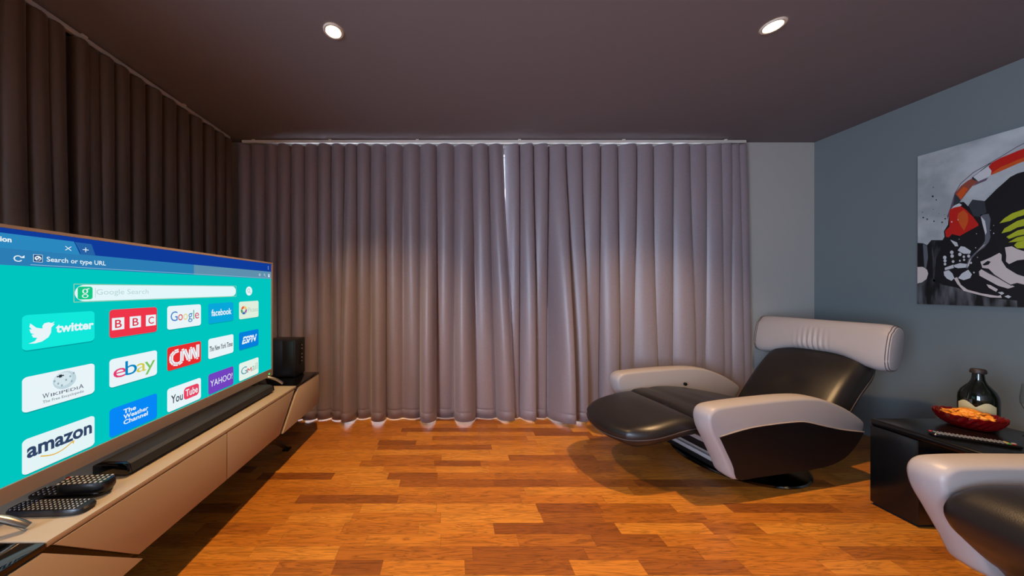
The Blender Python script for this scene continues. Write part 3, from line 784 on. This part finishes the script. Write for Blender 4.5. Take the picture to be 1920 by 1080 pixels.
def recliner(label, loc, rz, reclined=True):
    T = thing('recliner', label, 'armchair', loc, rz)
    # round foot plate
    b = MB(); b.lathe([(.30, 0), (.335, .002), (.338, .008), (.330, .014), (.25, .017), (.06, .020), (.0005, .020)], n=64, capb=False)
    b.build('base_plate', mat('dark_chrome', (120, 122, 126), .12, metal=1.0), T, 30)
    b = MB(); b.lathe([(.055, .02), (.05, .03), (.05, .17), (.09, .19), (.09, .20)], n=24); b.build('pillar', BLKM, T, 30)
    b = MB(); b.box(-.30, .40, -.235, .235, .15, .215); b.build('seat_frame', BLKM, T, bevel=.01)
    for s in (1, -1):
        t0, t1 = s*.264, s*.358; hw = abs(t1-t0)/2; mid = (t0+t1)/2; rr = .026
        b = MB(); rows = []
        for k in range(7):
            th = -PI/2+PI*k/6
            d = rr*(1-math.cos(th)); y = mid+s*(hw-rr)*math.copysign(1, math.sin(th) if abs(math.sin(th)) > .01 else 1)*(1 if abs(math.sin(th)) > .01 else 0)+s*rr*math.sin(th)
            rows.append([(p[0], y, p[1]) for p in inset(ARMO, d*.62)])
        b.grid(rows, None, True, True, True)
        arm = b.build('armrest', WLEA, T, 50, tri=True)
        # dark lower side panel with a rear curve, and its pale edge
        pts = catmull(PANEL_TOP, 4)
        wide, tight = inset(ARMO, .030), inset(ARMO, .006); fr = []
        for p, q in zip(wide, tight):        # the pale strip runs down the front edge and dies out at the tip
            k = smoothstep(.40, .52, q[0])*smoothstep(.095, .17, q[1])
            fr.append((q[0]+(p[0]-q[0])*k, q[1]+(p[1]-q[1])*k))
        # walk the outline from the front end of the seam round the bottom to the rear end
        n = len(fr); inside = [fr[i][1] <= interp(sorted(PANEL_TOP), fr[i][0]) for i in range(n)]
        st = next(i for i in range(n) if inside[i] and not inside[i-1])
        seq = []
        i = st
        while inside[i % n] and len(seq) < n: seq.append(fr[i % n]); i += 1
        if abs(seq[0][0]-PANEL_TOP[-1][0]) < abs(seq[0][0]-PANEL_TOP[0][0]): ring = seq+pts
        else: ring = seq+pts[::-1]
        y0 = t1-s*.001
        b = MB(); b.prism(ring, lambda a, z: (a, y0-s*.004, z), lambda a, z: (a, y0+s*.004, z)); b.build('side_panel', BLKM, arm, tri=True)['label'] = 'black lower side panel'
        piping([(a, y0+s*.004, z+.002) for a, z in pts], .0032, 'panel_piping', PIPE, arm)
        sm = inset(ARMO, .0225); piping([(a, t1-s*.0035, z) for a, z in sm[-6:]+sm[:48]], .0016, 'seam', SEAM, arm)
    b = MB(); b.lathe([(.012, 0), (.012, .010), (.008, .014), (.0005, .0145)], n=18, capb=False)
    o = b.build('recline_knob', mat('dark_steel', (60, 60, 64), .2, metal=1), T, 30); o.location = (.093, -.249, .400); o.rotation_euler = (R(-90), 0, 0)
    if reclined:
        foot = [(.550, .397), (.66, .390), (.76, .374), (.87, .352), (.96, .328)]
        seatp = [(-.40, .262), (-.20, .312), (.02, .360), (.20, .392), (.36, .404), (.48, .402), (.566, .394)]
        back = [(-.345, .245), (-.45, .375), (-.56, .500), (-.68, .610), (-.775, .700)]
        hx, hz, tilt = -.755, .745, R(12)
    else:
        foot = None
        seatp = [(-.34, .36), (-.1, .41), (.2, .448), (.43, .461), (.574, .455), (.652, .425), (.684, .376), (.665, .322), (.627, .28), (.57, .225), (.521, .186), (.47, .125)]
        back = [(-.33, .36), (-.40, .52), (-.47, .70), (-.53, .86), (-.56, .93)]
        hx, hz, tilt = -.575, .98, R(8)
    def crease(q, x): return -.006*math.exp(-((q-.86)/.03)**2)+.004*math.sin(q*40+x*3)*(1-abs(x))*.4
    o, top = slab(seatp, .257, .115, .016, 'seat_cushion', BLEA, T, edge=.03, extra=crease if reclined else None)
    if foot:
        o, top = slab(foot, .250, .125, .012, 'footrest', BLEA, T, edge=.06, taper=lambda q: 1-.30*max(0, (q-.45)/.55)**3, ef=.36, under=.13, bulge=.055)
        edge = [(r[-1][0], r[-1][1]+.001, r[-1][2]-.004) for r in top[2:]]+[(p[0]+.001, p[1], p[2]-.004) for p in top[-1][::-1]]+[(r[0][0], r[0][1]-.001, r[0][2]-.004) for r in top[:1:-1]]
        piping(edge, .0026, 'footrest_piping', SEAM, o)
    def dimple(q, x): return -.016*math.exp(-((q-.42)/.05)**2-(x/.16)**2)
    o, top = slab(back, .262, .13, .030, 'backrest', BLEA, T, edge=.06, taper=lambda q: 1-.16*max(0, (q-.72)/.28)**2, extra=dimple)
    for c in (0, -1):
        piping([(r[c][0], r[c][1], r[c][2]-.006) for r in top[1:-1]], .0026, 'back_seam', SEAM, o)
    # headrest: a soft roll, its front gathered in the middle, ends flat with double stitching
    b = MB(); rows = []; nu = 36; H, D, LN = .138, .058, .338
    ys = [-1, -.998, -.985, -.955, -.9]+[-.85+.05*i for i in range(10)]+[-.36+.012*i for i in range(61)]+[.40+.05*i for i in range(10)]+[.9, .955, .985, .998, 1]
    for y in ys:
        e = min(1, (1-abs(y))*LN/.055); rd = .84+.16*math.sqrt(max(0, 1-(1-e)**2))
        row = []
        for j in range(nu):
            ph = 2*PI*j/nu; c, s = math.cos(ph), math.sin(ph)
            x = math.copysign(abs(c)**.75, c)*D*rd; z = math.copysign(abs(s)**.8, s)*H*rd
            # the lower edge is pulled up in the middle to clear the back cushion
            if z < 0: z *= 1.10-.48*math.exp(-(y/.62)**4)
            if c > 0 and s < .5:
                x += .0075*math.sin(y*78+z*14)*math.exp(-((y+.02)/.20)**2)*max(0, min(1, (.5-s)))*c
                x += .010*(abs(y)**3)
            xx = hx+x*math.cos(tilt)-z*math.sin(tilt); zz = hz+x*math.sin(tilt)+z*math.cos(tilt)
            row.append((xx, y*LN, zz))
        rows.append(row)
    b.grid(rows, None, True, True, True)
    hd = b.build('headrest', WLEA, T, 60)
    for k in (2, 3, len(ys)-4, len(ys)-3):
        r = rows[k]; cx_ = sum(p[0] for p in r)/nu; cz_ = sum(p[2] for p in r)/nu
        piping([(cx_+(p[0]-cx_)*1.006, p[1], cz_+(p[2]-cz_)*1.006) for p in r+[r[0]]], .0018, 'stitching', SEAM, hd)
    # pleated pale leather skirt below the footrest
    b = MB(); rows = []
    for i in range(13):
        q = i/12; a = (.46 if reclined else .42)-.16*q; z = .27-.19*q
        rows.append([(a+.005*math.sin(q*17+l*9)*(.6+.4*math.cos(9*l)), l, z) for l in [-.235+.47*j/10 for j in range(11)]])
    b.grid(rows); o = b.build('pleated_skirt', WLEA, T, 60); md = o.modifiers.new('hide', 'SOLIDIFY'); md.thickness = .006
    b = MB(); b.box(.288, .312, -.235, .235, .058, .082); b.build('skirt_bar', WLEA, T, bevel=.004)
    b = MB(); b.box(.05, .300, -.225, .225, .020, .056); b.build('gap_shade_block', BLKM, T, bevel=.004)  # black block stands in for the shadow in the gap under the skirt
    return T
recliner('black and pale grey leather recliner lying back beside the curtains', (1.85, 1.96, 0), R(180+11), True)
recliner('pale grey leather armchair with a black seat in front of the black side table', (2.287, .706, 0), R(180-3), False)

# ------------------------------------------------------------------ black side table and what stands on it
TZ = .438
tb = thing('side_table', 'low black lacquered side table between the two recliners', 'side table', (2.40, 1.36, 0))
b = MB(); b.box(-.26, .26, -.175, .168, TZ-.035, TZ); b.build('table_top', BLK, tb, bevel=.012, bseg=3)
b = MB(); b.box(-.258, .258, .006, .166, .012, TZ-.0352); b.build('pedestal', BLK, tb, bevel=.006)
b = MB(); b.box(-.25, .25, .014, .158, 0, .012); b.build('plinth', BLKM, tb)

def m_bottle():
    m = mat('green_black_glass', (10, 16, 10), .06, spec=.7)
    return m
bt = thing('wine_bottle', 'squat dark green bottle with a cream label behind the red bowl', 'bottle', (2.615, 1.478, TZ))
prof = [(.030, .0), (.050, .002), (.0535, .010), (.0545, .060), (.0545, .115), (.0525, .135), (.045, .158), (.034, .176), (.024, .192), (.0185, .210), (.0165, .232), (.0160, .244)]
b = MB(); b.lathe(prof, n=48); b.build('glass_body', m_bottle(), bt, 35)
b = MB(); b.lathe([(.0165, .240), (.0215, .242), (.023, .248), (.022, .258), (.019, .263), (.0155, .264)], n=32); b.build('neck_seal', mat('dark_wax', (44, 34, 32), .5), bt, 35)
b = MB(); rows = []
for zz in [0, .25, .5, .75, 1]:
    row = []
    for i in range(29):
        a = R(203-58+116*i/28); q = -1+2*i/28
        top = .092+.020*abs(math.sin(q*PI*1.0))**1.3 - .010*(1-abs(q))
        row.append((.0551*math.cos(a), .0551*math.sin(a), .03+(top-.03)*zz))
    rows.append(row)
b.grid(rows); b.build('bottle_label', mat('cream_label', (196, 184, 140), .6), bt, 60)

bw = thing('chip_bowl', 'ruby red cut glass bowl full of corn chips on the black table', 'bowl', (2.475, 1.425, TZ))
RUBY = mat('ruby_glass', (150, 16, 22), .10, spec=.7, Transmission_Weight=.55, IOR=1.45)
b = MB(); n = 48; rows = []
pr_out = [(.034, 0), (.054, .003), (.071, .016), (.083, .034), (.090, .052), (.094, .064)]
pr_in = [(.090, .063), (.085, .051), (.077, .034), (.063, .019), (.042, .010), (.0005, .009)]
for k, (r, z) in enumerate(pr_out+pr_in):
    row = []
    for j in range(n):
        f = 1+(.035*(1 if (j+k) % 2 else -1) if 1 <= k <= 4 else 0)
        if k in (5, 6): z2 = z+.0022*math.cos(j*PI)
        else: z2 = z
        row.append((r*f*math.cos(2*PI*j/n), r*f*math.sin(2*PI*j/n), z2))
    rows.append(row)
b.grid(rows, None, True, True, False); b.build('glass_bowl', RUBY, bw)
def chip_mat():
    m = mat('corn_chip', (236, 150, 36), .55)
    nz = add_noise_bump(m, nscale=90, strength=.4, dist=.002)
    r = N(m, 'ShaderNodeValToRGB'); L(m, nz.outputs['Fac'], r.inputs[0]); e = r.color_ramp.elements
    e[0].position = .3; e[0].color = (*lin((206, 104, 18)), 1); e[1].position = .7; e[1].color = (*lin((250, 176, 56)), 1)
    L(m, r.outputs[0], bsdf(m).inputs['Base Color']); return m
CHIP = chip_mat()
b = MB(); rows = []
for i in range(8):
    rows.append([])
    for j in range(8):
        u, v = i/7, j/7*(1-i/7*.98)
        x = (u-.4)*.050; y = (v-.5*(1-u*.98))*.054
        rows[-1].append((x, y, .007*math.sin(u*3)+.006*math.cos(v*5)))
b.grid(rows)
chip0 = b.build('corn_chip', CHIP, None, 60)
md = chip0.modifiers.new('thick', 'SOLIDIFY'); md.thickness = .0022
tag(chip0, 'orange corn chip heaped in the ruby red bowl', 'corn chip', 'corn chips in the red bowl')
rc = random.Random(4)
spots = []
for i in range(30):
    lay = i//10; rad = (.052, .046, .032)[lay]; a = 2*PI*(i % 10)/10+lay*.4
    rr = rad*(.55+.45*rc.random()) if i % 10 else 0
    spots.append((2.475+rr*math.cos(a), 1.425+rr*math.sin(a), TZ+(.044, .056, .067)[lay]+rc.uniform(-.002, .004)))
for i, s in enumerate(spots):
    c = chip0 if i == 0 else chip0.copy()
    if i: COL.objects.link(c)
    c.location = s; c.rotation_euler = (rc.uniform(-.35, .35), rc.uniform(-.35, .35), rc.uniform(0, 6.28))

remote('thin black remote with coloured keys lying on the black side table', (2.262, 1.292, TZ), math.atan2(-.110, .186), .222, .046, .014, KEYW, 18, 5, red=-1, ks=.7,
       extra=((.36, -.30, GREENK), (.40, -.30, RED), (.44, .0, KEYW), (.36, .0, mat('yellow_key', (220, 190, 60), .4))), tip=.3)

GL = mat('clear_glass', (245, 248, 248), .02, spec=.5, Transmission_Weight=1.0, IOR=1.45)
wg = thing('wine_glass', 'clear stemmed wine glass at the picture edge on the black table', 'glass', (2.600, 1.318, TZ))
b = MB(); b.lathe([(.0005, .0005), (.034, .0005), (.034, .002), (.012, .005), (.004, .010)], n=36, capa=False, capb=False); b.build('foot', GL, wg, 40)
b = MB(); b.lathe([(.004, .0085), (.0035, .02), (.0035, .085), (.006, .094)], n=16); b.build('stem', GL, wg, 40)
b = MB(); b.lathe([(.0005, .093), (.012, .096), (.030, .115), (.040, .145), (.041, .17), (.036, .232), (.035, .232), (.0400, .17), (.039, .145), (.029, .116), (.011, .0975), (.0005, .0945)], n=40, capa=False, capb=False); b.build('glass_bowl', GL, wg, 50)

# ------------------------------------------------------------------ painting on the right wall
def wl_(px, py):
    Y = FPX*WR/(px-847); return (Y, EYE-(py-541)*Y/FPX)
PY0, PY1, PZ0, PZ1 = .985, 1.963, .998, 1.972
pt = thing('painting', 'unframed canvas painting in black, white, red and yellow green on the blue grey wall', 'painting', (WR-.002, (PY0+PY1)/2, PZ0))
def ptl(x, y, z): return (x-(WR-.002), y-(PY0+PY1)/2, z-PZ0)
cv = MB(); a0, a1 = ptl(WR-.036, PY0, PZ0), ptl(WR-.003, PY1, PZ1)
def m_canvas():
    m = mat('painted_canvas', (186, 192, 192), .6)
    nz = add_noise_bump(m, nscale=6, strength=.2, dist=.002, detail=6)
    r = N(m, 'ShaderNodeValToRGB'); L(m, nz.outputs['Fac'], r.inputs[0]); e = r.color_ramp.elements
    e[0].position = .35; e[0].color = (*lin((164, 172, 172)), 1); e[1].position = .62; e[1].color = (*lin((200, 206, 206)), 1)
    L(m, r.outputs[0], bsdf(m).inputs['Base Color']); return m
def m_drip():
    m = mat('black_paint_drips', (20, 20, 22), .5)
    tc = N(m, 'ShaderNodeTexCoord'); mp = N(m, 'ShaderNodeMapping'); mp.inputs['Scale'].default_value = (1, 22, 3); nz = N(m, 'ShaderNodeTexNoise'); nz.inputs['Scale'].default_value = 1.5; nz.inputs['Detail'].default_value = 5
    L(m, tc.outputs['Object'], mp.inputs[0]); L(m, mp.outputs[0], nz.inputs['Vector'])
    r = N(m, 'ShaderNodeValToRGB'); L(m, nz.outputs['Fac'], r.inputs[0]); e = r.color_ramp.elements
    e[0].position = .42; e[0].color = (*lin((12, 12, 14)), 1); e[1].position = .72; e[1].color = (*lin((104, 106, 110)), 1)
    L(m, r.outputs[0], bsdf(m).inputs['Base Color']); return m
cv.box(a0[0], a1[0], a0[1], a1[1], a0[2], a1[2], m_canvas())
cv.build('canvas', None, pt, bevel=.0025)
PB = mat('paint_black', (14, 14, 17), .5); PG = mat('paint_grey', (96, 100, 106), .55); PDG = mat('paint_charcoal', (50, 54, 60), .55)
PR = mat('paint_red', (196, 30, 18), .45); PO = mat('paint_orange', (206, 84, 26), .5); PW = mat('paint_white', (206, 208, 208), .55)
PC = mat('paint_bone', (214, 200, 192), .55); PY = mat('paint_yellow_green', (176, 186, 34), .5); PP = mat('paint_purple_grey', (104, 84, 100), .55); PBR = mat('paint_brick', (150, 72, 56), .5)
def paint_P(px, py, l):
    y, z = wl_(px, py); return ptl(WR-.0362-l*.0003, max(PY0+.001, min(PY1-.001, y)), max(PZ0+.001, min(PZ1-.001, z)))
PT = Flat(paint_P)
c4 = lambda *p: [(1720+x/6, 240+y/6) for x, y in p]
c5 = lambda *p: [(1720+x/5.685, 400+y/5.685) for x, y in p]
RX = 2590
PT.poly(c5((52, 975), (55, 315), (120, 318), (165, 338), (210, 285), (330, 285), (352, 250), (345, 190), (390, 120), (400, 20))+c4((440, 900), (545, 835), (590, 830), (640, 880), (690, 805), (830, 820), (900, 750), (960, 690), (1040, 620), (1120, 550), (1200, 510))
        + [(2050, 290), (2200, 250), (RX, 330), (RX, 640), (2200, 606)], PB, 1)
PT.poly(c5((52, 975), (52, 760), (130, 720), (220, 690), (330, 760), (480, 790), (620, 840), (820, 900), (1137, 930), (1137, 1020)), m_drip(), 2)
PT.poly(c5((120, 325), (165, 345), (175, 470), (160, 560), (140, 640), (130, 500)), PG, 2)
PT.poly(c5((205, 300), (290, 295), (310, 380), (260, 480), (255, 720), (230, 730), (225, 480)), m_drip(), 2)
PT.line(c4((405, 1020), (440, 900), (490, 735), (555, 625), (700, 500), (900, 388), (1050, 300), (1200, 210))+[(2020, 225), (2150, 190)], 1.3, PP, 2)
PT.line(c4((412, 1000), (450, 900), (485, 800), (500, 730)), 4.5, PP, 1.6)
PT.poly(c4((872, 435), (910, 390), (1010, 335), (1100, 300), (1200, 258), (1500, 150), (1500, 290), (1200, 402), (1000, 490), (900, 530), (908, 480)), PR, 2)
PT.poly(c4((915, 500), (1010, 440), (1200, 360), (1500, 245), (1500, 290), (1200, 402), (1000, 490), (905, 528)), PO, 3)
PT.poly(c4((490, 735), (560, 650), (640, 590), (700, 560), (755, 600), (690, 650), (620, 735), (560, 812), (515, 765)), PBR, 2)
PT.poly(c4((510, 745), (590, 660), (640, 680), (600, 745), (560, 805)), PO, 3)
PT.poly(c4((680, 560), (890, 395), (910, 392), (760, 505), (715, 560), (755, 600), (700, 585)), PDG, 2.5)
PT.poly(c4((750, 602), (870, 555), (845, 590), (690, 655)), PP, 2.6)
PT.poly(c4((490, 745), (520, 765), (560, 815), (540, 840), (470, 880)), PDG, 3)
PT.poly(c4((700, 550), (770, 495), (872, 432), (908, 488), (892, 535), (760, 600)), PW, 3)
PT.poly(c4((430, 925), (480, 885), (560, 878), (620, 920), (700, 1000), (755, 1075))+c5((722, 130), (600, 195), (520, 240), (435, 220), (400, 255), (370, 250), (358, 190), (408, 140), (405, 30)), PR, 4)
PT.poly(c4((528, 965), (590, 920), (640, 965), (645, 1050))+c5((600, 110), (565, 185), (530, 135), (492, 60)), PO, 5)
PT.poly(c4((450, 910), (480, 875), (540, 845), (572, 862), (555, 880), (490, 892)), PW, 5)
PT.poly(c4((645, 870), (690, 805), (830, 820), (850, 950), (770, 1000), (700, 985)), PDG, 3)
PT.poly(c5((740, 15), (830, 5), (850, 60), (840, 180), (850, 250), (830, 305), (780, 365), (720, 405), (655, 470), (628, 540), (603, 590), (578, 580), (610, 490), (680, 420), (760, 340), (790, 290), (790, 200), (760, 110)), PG, 3)
PT.poly(c5((745, 30), (790, 80), (810, 200), (795, 230), (765, 120)), PW, 4)
PT.poly(c5((800, 325), (770, 350), (700, 415), (640, 475), (615, 560), (590, 580), (625, 490), (690, 425), (770, 340)), PC, 4)
for s in (((945, 105), (1000, 50), (1080, 0), (1400, -110), (1400, -40), (1137, 40), (1060, 80)), ((968, 212), (1000, 160), (1137, 80), (1400, 0), (1400, 90), (1137, 150), (1060, 190)),
          ((1020, 250), (1137, 182), (1400, 120), (1400, 190), (1137, 240), (1050, 272)), ((1040, 310), (1137, 255), (1400, 200), (1400, 260), (1137, 300)), ((1103, 340), (1137, 305), (1300, 270), (1300, 370), (1137, 372))):
    PT.poly(c5(*s), PY, 3)
PT.poly(c5((52, 572), (120, 570), (165, 600), (178, 640), (160, 700), (110, 735), (52, 748)), PC, 3)
PT.poly(c5((740, 515), (850, 470), (945, 420), (970, 440), (968, 500), (1020, 580), (1137, 650), (1300, 700), (1300, 780), (1137, 740), (1060, 760), (1000, 720), (890, 650), (830, 590), (760, 580), (752, 550)), PC, 3)
PT.poly(c5((762, 545), (820, 505), (852, 515), (830, 545), (780, 556)), PB, 4)
PT.poly(c5((725, 620), (750, 595), (830, 640), (950, 700), (1110, 780), (1040, 802), (930, 770), (800, 700), (730, 662)), PC, 4)
PT.line(c5((800, 610), (890, 660), (1000, 725), (1080, 770)), 1.6, PDG, 5)
PT.poly(c5((805, 755), (850, 765), (930, 810), (910, 836), (830, 792)), PC, 3)
PT.poly(c5((1005, 362), (1080, 350), (1137, 380), (1300, 430), (1300, 480), (1137, 500), (1050, 540), (1015, 512), (1020, 450)), PC, 3)
for x, y, r in ((357, 470, 20), (360, 505, 17), (360, 540, 15), (433, 415, 20), (437, 455, 19), (447, 513, 15), (520, 437, 19), (520, 505, 10), (563, 462, 14), (566, 495, 12), (615, 455, 17), (640, 527, 12), (672, 630, 9), (700, 216, 6), (885, 212, 7), (850, 180, 5), (885, 128, 5), (690, 366, 6), (710, 468, 6), (512, 275, 5), (432, 90, 8), (500, 68, 6)):
    q = c5((x, y))[0]; PT.ell(q[0], q[1], r/5.7, r/5.7, PW, 5.5, 10)
for s in (((355, 580), (450, 545), (455, 582), (360, 606)), ((455, 550), (520, 530), (600, 540), (582, 577), (500, 585), (460, 572)), ((345, 620), (400, 605), (440, 640), (460, 690), (430, 718), (380, 695), (350, 660)), ((500, 690), (540, 640), (610, 600), (650, 650), (630, 690), (560, 712)), ((415, 280), (490, 310), (503, 350), (470, 352)), ((495, 395), (530, 350), (570, 356), (640, 400), (630, 430), (560, 430)), ((930, 842), (975, 835), (1000, 852), (970, 868)), ((1000, 885), (1040, 870), (1075, 888), (1045, 905))):
    PT.poly(c5(*s), PW, 4.5)
PT.poly(c5((455, 690), (490, 680), (530, 760), (600, 812), (750, 852), (930, 880), (960, 870), (972, 900), (850, 896), (700, 862), (560, 825), (490, 750)), PC, 4)
for x, y, r in ((238, 768, 11), (278, 808, 7), (245, 667, 6), (120, 947, 5), (130, 1007, 9), (175, 1025, 9), (252, 1048, 8), (345, 1060, 9), (380, 1020, 9), (308, 965, 4), (375, 975, 4), (245, 915, 4)):
    q = c4((x, y))[0]; PT.ell(q[0], q[1], r/6, r/6, PB, 2, 10)
o = PT.b.build('painted_figure', None, pt, tri=True)
